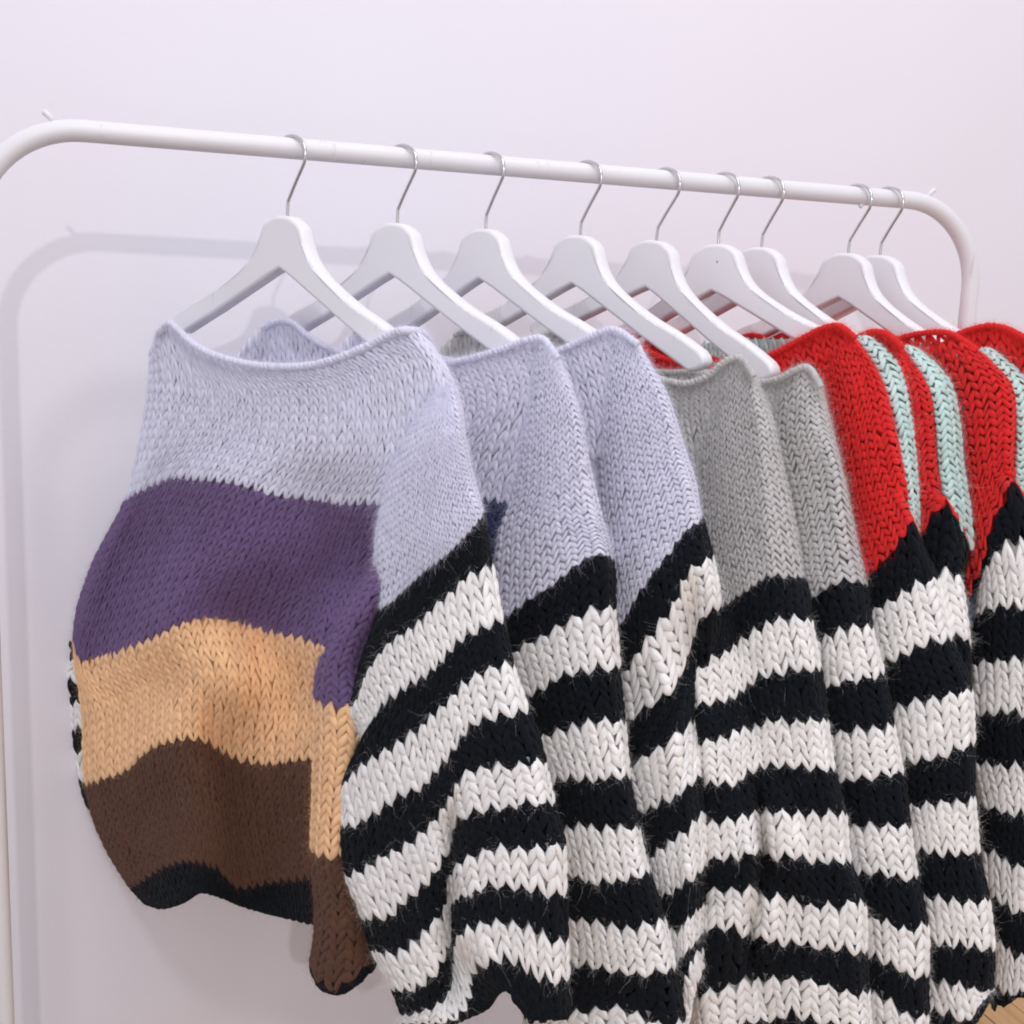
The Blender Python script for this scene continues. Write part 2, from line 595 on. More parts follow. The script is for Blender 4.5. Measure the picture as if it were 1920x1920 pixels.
class Sheet:
    """a draped piece of fabric through control rows traced from the garment, hung in its own vertical plane"""

    def __init__(self, rows, p0, n, off=0.0, bulge=0.012, roll=0.02, rollw=0.07, thick=0.04, M=65, ramp=0.0, ramp_rows=None, open_rows=()):
        R = len(rows)
        ctrl = np.empty((R, M, 3))
        pix = np.empty((R, M, 2))
        s = np.linspace(0, 1, M)
        for j, row in enumerate(rows):
            r = np.array([(q[0], q[1], q[2] if len(q) > 2 else 0.0) for q in row], float)
            d = np.r_[0, np.cumsum(np.hypot(np.diff(r[:, 0]), np.diff(r[:, 1])) + 1e-3)]
            d /= d[-1]
            q = catmull(r, d, s)
            rw = 1.0 if ramp_rows is None else float(np.clip((ramp_rows[1] - j) / (ramp_rows[1] - ramp_rows[0]), -1.35, 1))
            o = off + ramp * s ** 1.5 * rw + q[:, 2] + bulge * np.sin(math.pi * s) ** 0.8
            e = np.clip(1 - s / rollw, 0, 1) ** 2 + np.clip(1 - (1 - s) / rollw, 0, 1) ** 2
            o = o - roll * e
            ctrl[j] = hit(q[:, 0], q[:, 1], p0, n, o)
            pix[j] = q[:, :2]
        sub = 12
        back = np.array([p0[0] - CP[0], p0[1] - CP[1], 0.0])
        self.back = back / np.linalg.norm(back)
        self.open_rows = open_rows
        ti = np.linspace(0, R - 1, (R - 1) * sub + 1)
        self.G = catmull(ctrl, np.arange(R, dtype=float), ti)
        self.pix = catmull(pix, np.arange(R, dtype=float), ti)
        self.sub, self.R, self.M, self.n, self.thick = sub, R, M, n, thick
        du = np.gradient(self.G, axis=1)
        dv = np.gradient(self.G, axis=0)
        N = np.cross(dv, du)
        N /= np.linalg.norm(N, axis=2)[..., None] + 1e-12
        sgn = np.sign((N @ n).mean())
        self.N = N * sgn
        # mean arc length along s and along t
        ls = np.linalg.norm(np.diff(self.pix, axis=1), axis=2).mean(0)
        ls3 = np.linalg.norm(np.diff(self.G, axis=1), axis=2).mean(0)
        w = 0.5 * ls / ls.sum() + 0.5 * ls3 / ls3.sum()
        self.cs = np.r_[0, np.cumsum(w)]
        self.cs /= self.cs[-1]
        lt = np.linalg.norm(np.diff(self.pix, axis=0), axis=2).mean(1)
        self.ct = np.r_[0, np.cumsum(lt)]
        self.width_px = np.linalg.norm(np.diff(self.pix, axis=1), axis=2).sum(1).mean()

    def ev(self, s, t):
        """s in 0..1 (arc length), t in px along rows -> position, normal"""
        si = np.interp(s, self.cs, np.arange(self.M))
        ti = np.interp(t, self.ct, np.arange(len(self.ct)))
        # allow a little extrapolation in t
        t = np.asarray(t, float)
        ti = ti + np.where(t < 0, t / max(self.ct[1], 1e-6), 0) + np.where(t > self.ct[-1], (t - self.ct[-1]) / max(self.ct[-1] - self.ct[-2], 1e-6), 0)
        i = np.clip(si.astype(int), 0, self.M - 2)
        j = np.clip(ti.astype(int), 0, len(self.ct) - 2)
        fs = (si - i)[..., None]
        ft = (ti - j)[..., None]
        out = []
        for A in (self.G, self.N):
            out.append((A[j, i] * (1 - fs) + A[j, i + 1] * fs) * (1 - ft) + (A[j + 1, i] * (1 - fs) + A[j + 1, i + 1] * fs) * ft)
        P, N = out
        return P, N

    def base(self, inset, segs, mats):
        """closed bag of plain fabric just under the stitches; returns verts, faces, colour index per face"""
        step = 3
        tj = np.arange(0, len(self.ct), step)
        if tj[-1] != len(self.ct) - 1:
            tj = np.r_[tj, len(self.ct) - 1]
        si = np.arange(0, self.M, 2)
        F = self.G[np.ix_(tj, si)] - self.N[np.ix_(tj, si)] * inset
        s = si / (self.M - 1)
        tf = np.clip(tj / (1.6 * self.sub), 0.03, 1)[:, None, None]
        B = self.G[np.ix_(tj, si)] + self.back * (self.thick * np.sin(math.pi * np.clip(s, 0.0, 1.0)) ** 0.6)[None, :, None] * tf + self.back * inset * 1.3
        V = np.concatenate([F, B[:, -2:0:-1]], axis=1)
        nr, nc = V.shape[:2]
        j = np.arange(nr - 1)[:, None]
        k = np.arange(nc)[None, :]
        k2 = (k + 1) % nc
        Fc = np.stack([j * nc + k, j * nc + k2, (j + 1) * nc + k2, (j + 1) * nc + k], -1)
        tm = (tj[:-1] + tj[1:]) / 2 / self.sub
        ci = np.zeros(nr - 1, int)
        for (c, j0, j1) in segs:
            ci[(tm >= j0 + (0.07 if j0 > 0 else -1)) & (tm < j1 + 0.07)] = mats.index(c)
        keep = np.ones(nr - 1, bool)
        for (j0, j1) in self.open_rows:
            keep &= ~((tm >= j0) & (tm < j1))
        return V.reshape(-1, 3), Fc[keep].reshape(-1, 4), np.repeat(ci[keep], nc)


NS, NRG = 7, 8
_tau = np.linspace(0, 1, NRG)


def leg_curves(style):
    """two strands of one loop in cell units: x across, y up, z out of the fabric, r half width"""
    if style == 'purl':        # rope-like course running along the row, with a link to the next one
        xa = -0.66 + 1.32 * _tau
        ya = 0.50 + 0.31 * np.sin(math.pi * (xa * 0.78))
        za = 0.16 + 0.14 * np.cos(math.pi * xa * 0.78)
        ra = 0.245 * np.clip(np.sin(math.pi * (0.08 + 0.84 * _tau)), 0, 1) ** 0.5
        xb = 0.36 + 0.26 * _tau
        yb = -0.40 + 1.25 * _tau
        zb = -0.04 + 0.10 * np.sin(math.pi * _tau)
        rb = 0.15 * np.clip(np.sin(math.pi * (0.1 + 0.8 * _tau)), 0, 1) ** 0.5
        return np.stack([xa, xb]), np.stack([ya, yb]), np.stack([za, zb]), np.stack([ra, rb])
    if style == 'open':        # looser, shallower loops with little holes between them
        x = 0.03 + 0.47 * _tau
        y = -0.34 + 1.42 * _tau
        r = 0.222 * np.clip(np.sin(math.pi * (0.05 + 0.9 * _tau)), 0, 1) ** 0.5
        z = 0.22 - 0.30 * _tau + 0.20 * np.sin(math.pi * _tau)
        return np.stack([-x, x]), np.stack([y, y]), np.stack([z, z]), np.stack([r, r])
    x = 0.02 + 0.50 * _tau ** 0.9
    y = -0.60 + 1.86 * _tau
    r = 0.228 * np.clip(np.sin(math.pi * (0.03 + 0.93 * _tau)), 0, 1) ** 0.62
    z = 0.26 - 0.30 * _tau + 0.16 * np.sin(math.pi * _tau) - 0.10 * (1 - _tau) ** 4
    return np.stack([-x, x]), np.stack([y, y]), np.stack([z, z]), np.stack([r, r])


def tube_faces(n):
    base = np.arange(n)[:, None, None] * (NRG * NS)
    i = np.arange(NRG - 1)[None, :, None] * NS
    k = np.arange(NS)[None, None, :]
    k2 = (k + 1) % NS
    return np.stack([base + i + k, base + i + k2, base + i + NS + k2, base + i + NS + k], -1).reshape(-1, 4)


def strand_uv(K, L):
    uv = np.empty((K, L, NRG, NS, 2))
    uv[..., 0] = _tau[None, None, :, None] + rng.uniform(0, 9, (K, L, 1, 1))
    uv[..., 1] = (np.arange(NS) / NS)[None, None, None, :]
    tone = np.broadcast_to(np.clip(rng.normal(1, 0.045, (K, L, 1, 1)), 0.84, 1.12), (K, L, NRG, NS))
    return uv.reshape(-1, 2), tone.reshape(-1)


def strands(P, N, rw, rn):
    """tubes along centre lines P (K,L,NRG,3) with surface normals N"""
    K, L = P.shape[:2]
    T = np.gradient(P, axis=2)
    T /= np.linalg.norm(T, axis=3)[..., None] + 1e-12
    B = np.cross(T, N)
    B /= np.linalg.norm(B, axis=3)[..., None] + 1e-12
    N2 = np.cross(B, T)
    a = np.linspace(0, 2 * math.pi, NS, endpoint=False)
    V = (P[..., None, :] + (rw[..., None] * np.cos(a))[..., None] * B[..., None, :] + (rn[..., None] * np.sin(a))[..., None] * N2[..., None, :])
    uv, tone = strand_uv(K, L)
    return V.reshape(-1, 3), tube_faces(K * L), uv, tone, N2, T


STITCHES = [0]


def knit(sheet, j0, j1, pw, ph, style='v', fat=1.0, flip=2.0):
    """stitches of one stripe, laid out in the fabric's own courses and wales; returns verts, faces, uv, tone, fibre roots"""
    t0, t1 = sheet.ct[j0 * sheet.sub], sheet.ct[j1 * sheet.sub]
    nr = max(1, int(round((t1 - t0) / ph)))
    nc = max(2, int(round(sheet.width_px / pw)))
    ds = 1.0 / nc
    dt = (t1 - t0) / nr
    c, r = np.meshgrid(np.arange(nc), np.arange(nr))
    c, r = c.ravel(), r.ravel()
    K = len(c)
    STITCHES[0] += K
    x, y, z, rr = leg_curves(style)
    js = 0.032
    # slow drift of the hand tension over the fabric
    ph1, ph2 = rng.uniform(0, 6.28, 2)
    wx = 0.05 * (np.sin(c * 0.53 + r * 0.41 + ph1) + np.sin(c * 0.19 - r * 0.67 + ph2))
    wy = 0.10 * (np.sin(c * 0.37 - r * 0.31 + ph2) + np.sin(c * 0.83 + r * 0.23 + ph1))
    x, y = x[None] + wx[:, None, None], y[None] + wy[:, None, None]
    lx = x + rng.normal(0, js, (K, 1, 1)) + rng.normal(0, 0.02, (K, 2, 1))
    ly = y + rng.normal(0, js * 1.3, (K, 1, 1)) + rng.normal(0, 0.03, (K, 2, 1))
    if style == 'purl':
        lx = lx * np.where((c + 0.5) * ds > flip, -1.0, 1.0)[:, None, None]
    jit = np.clip(rng.normal(1, 0.11, (K, 2, 1)), 0.7, 1.35) * fat
    R = rr[None] * jit
    tx, ty = np.gradient(lx, axis=2), np.gradient(ly, axis=2)
    tl = np.sqrt(tx ** 2 + ty ** 2) + 1e-9
    bx, by = -ty / tl, tx / tl
    a = np.linspace(0, 2 * math.pi, NS, endpoint=False)
    ca, sa = np.cos(a), np.sin(a)
    px = lx[..., None] + (R * bx)[..., None] * ca
    py = ly[..., None] + (R * by)[..., None] * ca
    pc, _ = sheet.ev(np.clip((c + 1.0) * ds, 0, 1), t0 + (r + 0.5) * dt)
    pm, _ = sheet.ev(np.clip(c * ds, 0, 1), t0 + (r + 0.5) * dt)
    pt, _ = sheet.ev((c + 0.5) * ds, t0 + r * dt)
    pb, _ = sheet.ev((c + 0.5) * ds, t0 + (r + 1.0) * dt)
    cw = np.linalg.norm(pc - pm, axis=1)
    ch = np.linalg.norm(pt - pb, axis=1)
    cell = np.clip(np.minimum(cw, ch * 1.2), 0.0030, 0.013)
    if style == 'purl':
        cell = np.minimum(cell, 0.0085)
    s = np.clip((c[:, None, None, None] + 0.5 + px) * ds, 0.0, 1.0)
    t = t0 + (r[:, None, None, None] + 1 - py) * dt
    P, N = sheet.ev(s, np.clip(t, -0.4 * dt, sheet.ct[-1] + 0.4 * dt))
    hgt = (z[None, :, :, None] * 0.55 + 0.55 * R[..., None] * sa) * cell[:, None, None, None]
    V = P + N * hgt[..., None]
    uv, tone = strand_uv(K, 2)
    C = V.mean(3)
    T = np.gradient(C, axis=2)
    T /= np.linalg.norm(T, axis=3)[..., None] + 1e-12
    Nc = N[:, :, :, 0]
    roots = ((C + Nc * (0.7 * R * cell[:, None, None])[..., None]).reshape(-1, 3), Nc.reshape(-1, 3), T.reshape(-1, 3), np.repeat(cell, 2 * NRG))
    return V.reshape(-1, 3), tube_faces(K * 2), uv, tone, roots


def make_fuzz(name, roots, count, mat, parent, length=(0.002, 0.0065), rad0=0.00003):
    P, N, T, C = (np.concatenate([q[k] for q in roots]) for k in range(4))
    count = int(count)
    if count < 5:
        return
    idx = rng.integers(0, len(P), count)
    n, t = N[idx], T[idx]
    b = np.cross(n, t)
    ang = rng.uniform(0, 2 * math.pi, count)[:, None]
    el = rng.uniform(0.0, 1.0, count)[:, None] ** 1.5
    d = np.cos(ang) * t + np.sin(ang) * b
    p0 = P[idx] + (b * rng.uniform(-0.25, 0.25, count)[:, None] + t * rng.uniform(-0.2, 0.2, count)[:, None]) * C[idx][:, None]
    ln = rng.uniform(*length, count)[:, None] * rng.choice([1, 1, 1, 1, 1, 1, 1.4, 2.0], count)[:, None]
    dirv = d * (1 - el * 0.7) + n * (0.10 + el * 0.7)
    curl = rng.normal(0, 1, (count, 3))
    K = 6
    pts = np.empty((count, K, 3), np.float32)
    for k in range(K):
        w = k / (K - 1)
        pts[:, k] = p0 + ln * (dirv * w + curl * 0.5 * (w ** 2) + np.array([0, 0, -0.2]) * w ** 2 + rng.normal(0, 0.05, (count, 3)) * (w > 0))
    hc = bpy.data.hair_curves.new(name)
    hc.add_curves([K] * count)
    hc.attributes['position'].data.foreach_set('vector', pts.ravel())
    ra = hc.attributes.get('radius') or hc.attributes.new('radius', 'FLOAT', 'POINT')
    rv = np.tile(np.linspace(1, 0.4, K), count).astype(np.float32) * np.repeat(rng.uniform(0.7, 1.3, count), K).astype(np.float32) * rad0
    ra.data.foreach_set('value', rv.astype(np.float32))
    hc.materials.append(mat)
    o = bpy.data.objects.new(name, hc)
    COL.objects.link(o)
    o.parent = parent
    o['kind'] = 'stuff'
    return o


FUZZ = {'black': 0.5, 'white': 1.0, 'purple': 1.7, 'brown': 1.7, 'lilac': 1.1, 'grey': 1.2, 'red': 0.9}


class Part:
    """one part of a sweater (body, sleeve): plain fabric bag, a stripe child per colour band, loose fibres"""

    def __init__(self, name, root, label=None):
        self.name, self.root, self.label = name, root, label
        self.base, self.bm, self.stripes, self.order, self.roots = [], [], {}, [], {}
        self.mats = []

    def add(self, sheet, bands, inset=0.0046, fuzz=9, flip=2.0, fat=1.0):
        """bands: (colour, first row, last row, stitch w px, stitch h px, style[, key])"""
        for bnd in bands:
            if bnd[0] not in self.mats:
                self.mats.append(bnd[0])
        v, f, ci = sheet.base(inset, [(b[0], b[1], b[2]) for b in bands], self.mats)
        self.base.append((v, f))
        self.bm.append(ci)
        for bi, b in enumerate(bands):
            if b[3] is None:
                continue
            g = knit(sheet, b[1], b[2], b[3], b[4], b[5], fat, flip)
            key = b[6] if len(b) > 6 else (id(sheet), bi)
            if key not in self.stripes:
                self.stripes[key] = (b[0], [])
                self.order.append(key)
            self.stripes[key][1].append(g)
            nst = len(g[4][0]) / (2 * NRG)
            self.roots.setdefault(b[0], []).append((g[4], nst * fuzz * FUZZ.get(b[0], 1.0)))

    def finish(self):
        v, f = merge(self.base)
        o = mesh_obj(self.name, v, f, [YM[c] for c in self.mats], self.root, mat_idx=np.concatenate(self.bm), tone=np.ones(len(v)))
        if self.label:
            o['label'] = self.label
        for key in self.order:
            c, gs = self.stripes[key]
            vv, ff = merge([(g[0], g[1]) for g in gs])
            st = mesh_obj('stripe', vv, ff, YM[c], o, uv=np.concatenate([g[2] for g in gs]), tone=np.concatenate([g[3] for g in gs]))
            st['label'] = c + ' knitted stripe'
        for c, rs in self.roots.items():
            make_fuzz('fuzz', [r[0] for r in rs], sum(r[1] for r in rs), HM[c], o)
        return o


def rope(parent, name, P, Nn, color, r):
    """rolled knitted edge: slanted loops lying over a soft core"""
    v, f = tube(P, r * 0.93, 12)
    d = np.r_[0, np.cumsum(np.linalg.norm(np.diff(P, axis=0), axis=1))]
    T = np.gradient(P, axis=0)
    T /= np.linalg.norm(T, axis=1)[:, None]
    Nn = Nn - T * np.sum(Nn * T, axis=1)[:, None]
    Nn /= np.linalg.norm(Nn, axis=1)[:, None]
    Bn = np.cross(T, Nn)
    m = int(d[-1] / (r * 1.5))
    u = ((np.arange(m)[:, None] + 0.5) * d[-1] / m + (_tau[None] - 0.5) * r * rng.uniform(1.4, 2.8, (m, 1)) + rng.normal(0, r * 0.2, (m, 1)))
    u = np.clip(u, 0, d[-1])
    at = lambda A: np.stack([np.interp(u, d, A[:, c]) for c in range(3)], -1)
    ang = (_tau - 0.5)[None] * 3.6
    C = at(P) + (np.cos(ang) * r * 0.74)[..., None] * at(Nn) + (np.sin(ang) * r * 0.74)[..., None] * at(Bn)
    nn = np.cos(ang)[..., None] * at(Nn) + np.sin(ang)[..., None] * at(Bn)
    rr = np.broadcast_to(r * 0.46 * np.sin(math.pi * (0.08 + 0.84 * _tau)) ** 0.5, (m, 1, NRG)) * rng.normal(1, 0.14, (m, 1, 1))
    V, F, uv, tone, N2, T2 = strands(C[:, None], nn[:, None], rr, rr * 0.85)
    v, f, uv, tone = np.concatenate([v, V]), np.concatenate([f, F + len(v)]), np.concatenate([np.zeros((len(v), 2)), uv]), np.concatenate([np.ones(len(v)), tone])
    o = mesh_obj(name, v, f, YM[color], parent, uv=uv, tone=tone)
    o['kind'] = 'stuff'
    return o, (C.reshape(-1, 3), nn.reshape(-1, 3), T2.reshape(-1, 3), np.full(m * NRG, r)), m


def neckband(root, pts, p0, n, color, r=0.0042, off=0.012, ramp=0.0):
    k = len(pts)
    P = np.array([hit(q[0], q[1], p0, n, off + ramp * j / (k - 1) + (q[2] if len(q) > 2 else 0)) for j, q in enumerate(pts)])
    P = smooth_path(P, 160)
    o, rt, m = rope(root, 'neckband', P, np.tile(n + np.array([0, 0, 0.5]), (len(P), 1)), color, r)
    make_fuzz('fuzz', [rt], m * 110, HM[color], o)
    return o


def hem_edge(part_ob, sheet, color, r=0.0042):
    u = np.linspace(0.01, 0.99, 140)
    P, N = sheet.ev(u, np.full(140, sheet.ct[-1]))
    rope(part_ob, 'hem_edge', P - N * 0.002, N, color, r)


def Z(ox, oy, pts, k=3.84):
    """points read off an enlarged crop of the photograph whose corner is (ox, oy)"""
    return [(ox + q[0] / k, oy + q[1] / k) + tuple(q[2:]) for q in pts]


A = lambda *p: Z(580, 900, p)
Bz = lambda *p: Z(580, 1420, p)
Cz = lambda *p: Z(900, 900, p)
Dz = lambda *p: Z(900, 1420, p)
Ez = lambda *p: Z(1240, 900, p)
Gz = lambda *p: Z(1240, 1420, p)
Iz = lambda *p: Z(1520, 900, p)
Kz = lambda *p: Z(1520, 1420, p)
GS = 'knitted sweaters hanging on the rack'
FZ = 42        # loose fibres per stitch


def bands_bw(j, n, first='black', pw=21, ph=20):
    out = []
    cs = ('black', 'white') if first == 'black' else ('white', 'black')
    for k in range(n):
        out.append((cs[k % 2], j + k, j + k + 1, pw, ph, 'v'))
    return out


# ---------------------------------------------------------------- sweater 1: lilac, purple, orange, brown
def sweater(i, label):
    r = empty('sweater', (0, 0, 0))
    tag(r, label, 'sweater', GS)
    return r


root = sweater(0, 'sweater in front with lilac yoke and wide purple, orange and brown body stripes')
p0, a_, n_ = frame_of(0, 40)
body_rows = [
    [(284, 650, -.02), (292, 628), (306, 611), (325, 612), (350, 640), (400, 668), (470, 688), (530, 694), (590, 690), (650, 672), (700, 648), (745, 624), (772, 618), (800, 640)],
    [(281, 712), (350, 722), (450, 738), (550, 742), (650, 732), (740, 706), (800, 690), (850, 722)],
    [(265, 820), (350, 815), (450, 825), (550, 840), (650, 848), (720, 850), (800, 838), (868, 815)],
    [(236, 940), (255, 925), (280, 910), (330, 892), (380, 893), (440, 905), (500, 920), (560, 930), (640, 936), (700, 940), (760, 948), (845, 955)],
    [(172, 1065), (220, 1045), (300, 1025), (370, 1022), (450, 1035), (550, 1048), (640, 1062), (700, 1068), (740, 1074), (810, 1086)],
    [(141, 1190), (152, 1232), (200, 1224), (250, 1205), (290, 1190), (330, 1170), (370, 1155), (430, 1158), (480, 1170), (520, 1180), (570, 1192), (612, 1205), (680, 1222), (775, 1245)],
    [(156, 1340), (200, 1332), (290, 1295), (370, 1268), (430, 1278), (500, 1295), (560, 1300), (600, 1306), (680, 1320), (765, 1338)],
    [(161, 1466), (200, 1455), (240, 1438), (280, 1405), (320, 1388), (370, 1380), (400, 1395), (440, 1415), (500, 1425), (560, 1422), (590, 1420), (670, 1430), (755, 1446)],
    [(190, 1570), (240, 1555), (310, 1510), (370, 1495), (400, 1508), (440, 1535), (500, 1542), (560, 1535), (595, 1532), (670, 1540), (748, 1552)],
    [(243, 1660), (275, 1640), (310, 1622), (370, 1610), (398, 1622), (440, 1655), (490, 1652), (540, 1645), (570, 1642), (600, 1640), (670, 1648), (742, 1662)],
    [(268, 1690), (300, 1698), (335, 1690), (375, 1668), (420, 1680), (470, 1700), (520, 1712), (570, 1722), (600, 1728), (670, 1742), (738, 1758)],
]


def waves(rows, j0, j1, amp, cyc, ph):
    out = []
    for j, r in enumerate(rows):
        w = 0 if j < j0 else min(1, (j - j0 + 1) / max(1, (j1 - j0)))
        q = []
        for k, p in enumerate(r):
            s = k / (len(r) - 1)
            o = p[2] if len(p) > 2 else 0
            q.append((p[0], p[1], o + w * amp * math.sin(2 * math.pi * (cyc * s + ph + 0.04 * j))))
        out.append(q)
    return out


bp = Part('body', root)
sh = Sheet(waves(body_rows, 3, 6, 0.022, 1.9, 0.30), p0, n_, off=0.012, bulge=0.012, roll=0.03, thick=0.05, ramp=0.036, ramp_rows=(2, 5))
bp.add(sh, [('lilac', 0, 3, 15.5, 19, 'v', 'lilac'), ('purple', 3, 5, 16, 18, 'v', 'purple'), ('orange', 5, 7, 17.5, 18, 'v', 'orange'),
            ('brown', 7, 9, 16.5, 17, 'v', 'brown'), ('black', 9, 10, 16.5, 16, 'v', 'black')], fuzz=FZ)
hem_edge(bp.finish(), sh, 'black')
bp = Part('side_fold', root)
flap = [
    [(712, 930, -.04), (735, 930, -.04), (770, 930, -.05)],
    [(700, 1045, -.022), (722, 1050, -.012), (760, 1060, -.035)],
    [(657, 1121, -.004), (690, 1135), (740, 1150, -.034)],
    [(602, 1236), (640, 1242), (705, 1245, -.034)],
    [(590, 1306), (615, 1316), (650, 1322), (720, 1335, -.034)],
    [(588, 1450), (615, 1455), (645, 1460), (700, 1465, -.034)],
    [(585, 1586), (602, 1598), (628, 1602), (690, 1604, -.034)],
    [(592, 1720), (615, 1726), (645, 1728), (712, 1722, -.034)],
    [(584, 1802), (602, 1838), (626, 1850), (660, 1828), (712, 1780, -.03)],
    [(587, 1822), (610, 1856), (636, 1860), (668, 1840), (714, 1792, -.03)],
]
sh = Sheet(flap, p0, n_, off=0.049, bulge=0.014, roll=0.026, rollw=0.25, thick=0.03, M=33)
bp.add(sh, [('purple', 0, 4, 18, 17, 'v', 'purple'), ('orange', 4, 6, 20, 18, 'v', 'orange'), ('brown', 6, 8, 19, 17, 'v', 'brown'), ('black', 8, 9, 19, 12, 'v', 'black')], fuzz=FZ)
hem_edge(bp.finish(), sh, 'black', 0.0036)
neckband(root, [(296, 640, -.02), (304, 618), (318, 606), (332, 616), (352, 636), (385, 658), (425, 673), (475, 684), (530, 688), (590, 684), (640, 670), (690, 649), (735, 627), (762, 619), (782, 622, -.012), (802, 640, -.045)], p0, n_, 'lilac', 0.0034, 0.022, 0.034)

sleeve_rows = [
    [(790, 730, -.045), (820, 722, -.035), (845, 716, -.03)],
    [(738, 850, -.03), (790, 815, -.012), (830, 800, -.006), (865, 790, -.003)],
    [(714, 950, -.02), (770, 905, -.004), (830, 870), (877, 848)],
    [(704, 1050, -.008), (760, 1010), (830, 955), (889, 900)],
    A((500, 925), (600, 870), (700, 790), (850, 640), (980, 540), (1080, 440), (1150, 360), (1225, 265), (1245, 215)),
    A((290, 1640), (340, 1580), (380, 1500), (420, 1380), (470, 1300), (540, 1220), (620, 1130), (700, 1080), (810, 990), (900, 900), (980, 830), (1060, 760), (1120, 690), (1200, 640), (1310, 590)),
    A((370, 1900), (420, 1800), (480, 1690), (540, 1590), (640, 1520), (750, 1440), (840, 1390), (920, 1330), (990, 1240), (1060, 1160), (1180, 1090), (1290, 1020), (1380, 980)),
    [(640, 1485), (655, 1455), (676, 1430), (700, 1412), (731, 1395)] + A((690, 1840), (790, 1770), (870, 1690), (950, 1620), (1060, 1510), (1170, 1420), (1250, 1370), (1310, 1340), (1390, 1310), (1470, 1330)),
    [(630, 1537), (661, 1540), (705, 1519), (736, 1498), (767, 1480), (793, 1467), (814, 1441), (830, 1425), (864, 1382), (895, 1350), (916, 1343), (965, 1332), (989, 1327)],
    Bz((225, 825), (330, 810), (430, 760), (540, 690), (640, 640), (740, 580), (820, 510), (900, 430), (960, 350), (1010, 280), (1080, 150), (1130, 100), (1210, 60), (1290, 40), (1370, 40), (1480, 30), (1580, 0), (1690, 10)),
    Bz((370, 1130), (470, 1140), (570, 1130), (680, 1020), (760, 960), (850, 880), (920, 780), (980, 680, -.012), (1030, 530, -.022), (1070, 450, -.012), (1150, 390), (1250, 360), (1360, 340), (1500, 320), (1620, 310), (1755, 300)),
    Bz((450, 1375), (540, 1385), (640, 1385), (720, 1350), (740, 1320), (810, 1260), (880, 1180), (940, 1100, -.012), (970, 980, -.024), (990, 900, -.026), (1050, 780, -.012), (1120, 710), (1200, 670), (1290, 640), (1370, 625), (1460, 640), (1550, 640), (1650, 640), (1760, 620), (1835, 620)),
    Bz((590, 1645), (650, 1645), (730, 1650), (830, 1600), (900, 1530), (950, 1430, -.01), (990, 1330, -.024), (1030, 1200, -.03), (1050, 1030, -.024), (1100, 980, -.01), (1180, 940), (1260, 900), (1380, 890), (1500, 910), (1600, 920), (1720, 950), (1845, 960)),
    Bz((655, 1840), (740, 1845), (810, 1815), (880, 1790), (960, 1720, -.008), (1000, 1640, -.02), (1030, 1550, -.03), (1050, 1420, -.03), (1070, 1300, -.018), (1110, 1240), (1180, 1200), (1260, 1170), (1370, 1150), (1450, 1160), (1540, 1180), (1620, 1210), (1680, 1250), (1760, 1290), (1855, 1300)),
    Bz((640, 1915), (800, 1910), (960, 1900), (1100, 1830, -.01), (1160, 1700, -.022), (1180, 1560, -.025), (1200, 1490, -.015), (1280, 1460), (1370, 1415), (1480, 1415), (1540, 1450), (1600, 1510), (1700, 1545), (1780, 1580), (1858, 1560)),
    Bz((800, 1975), (960, 1930), (1130, 1865, -.015), (1270, 1780, -.02), (1330, 1690, -.01), (1400, 1650), (1480, 1690), (1530, 1780), (1590, 1860), (1700, 1860), (1860, 1850)),
]
p0s, as_, ns_ = frame_of(0, 40)
q0 = p0s + frame_of(0)[1] * 0.17
sl = Part('sleeve', root, 'near sleeve with black and white stripes under a lilac cap')
sh = Sheet(sleeve_rows, q0, ns_, off=0.043, bulge=0.016, roll=0.018, rollw=0.07, thick=0.045)
sl.add(sh, [('lilac', 0, 4, 16.0, 13.5, 'open')] + bands_bw(4, 11), fuzz=FZ)
hem_edge(sl.finish(), sh, 'black')
# far sleeve: only its edge shows behind the body
far_rows = [
    [(300, 1060), (340, 1060), (380, 1060), (430, 1060)],
    [(190, 1140), (240, 1150), (330, 1160), (430, 1165)],
    [(132, 1190), (165, 1196), (300, 1210), (430, 1220)], [(134, 1226), (165, 1232), (300, 1250), (430, 1260)],
    [(119, 1268), (160, 1275), (300, 1300), (430, 1310)], [(130, 1312), (160, 1310), (300, 1345), (430, 1355)],
    [(134, 1358), (160, 1362), (300, 1390), (430, 1400)], [(141, 1402), (165, 1405), (300, 1435), (430, 1445)],
    [(149, 1455), (165, 1458), (300, 1480), (430, 1490)], [(166, 1510), (180, 1515), (300, 1530), (430, 1540)], [(215, 1570), (235, 1575), (300, 1585), (430, 1590)],
]
sl = Part('sleeve', root, 'far sleeve peeping out behind the body')
sh = Sheet(far_rows, p0, n_, off=-0.034, bulge=0.006, roll=0.004, rollw=0.06, thick=0.012)
sl.add(sh, [('lilac', 0, 1, None, 0, 'v'), ('white', 1, 2, None, 0, 'v')] + bands_bw(2, 8, 'black', 20, 18), fuzz=FZ)
sl.finish()


# ---------------------------------------------------------------- sweaters 2 to 9
def left_template(i, ax, ay, k):
    T = [(-310, 690, -.02), (-286, 650), (-252, 616), (-222, 603), (-196, 606), (-170, 628), (-120, 656), (-65, 672), (0, 682)]
    return [(ax + q[0] * k, ay + (q[1] - 418) * k) + tuple(q[2:]) for q in T]


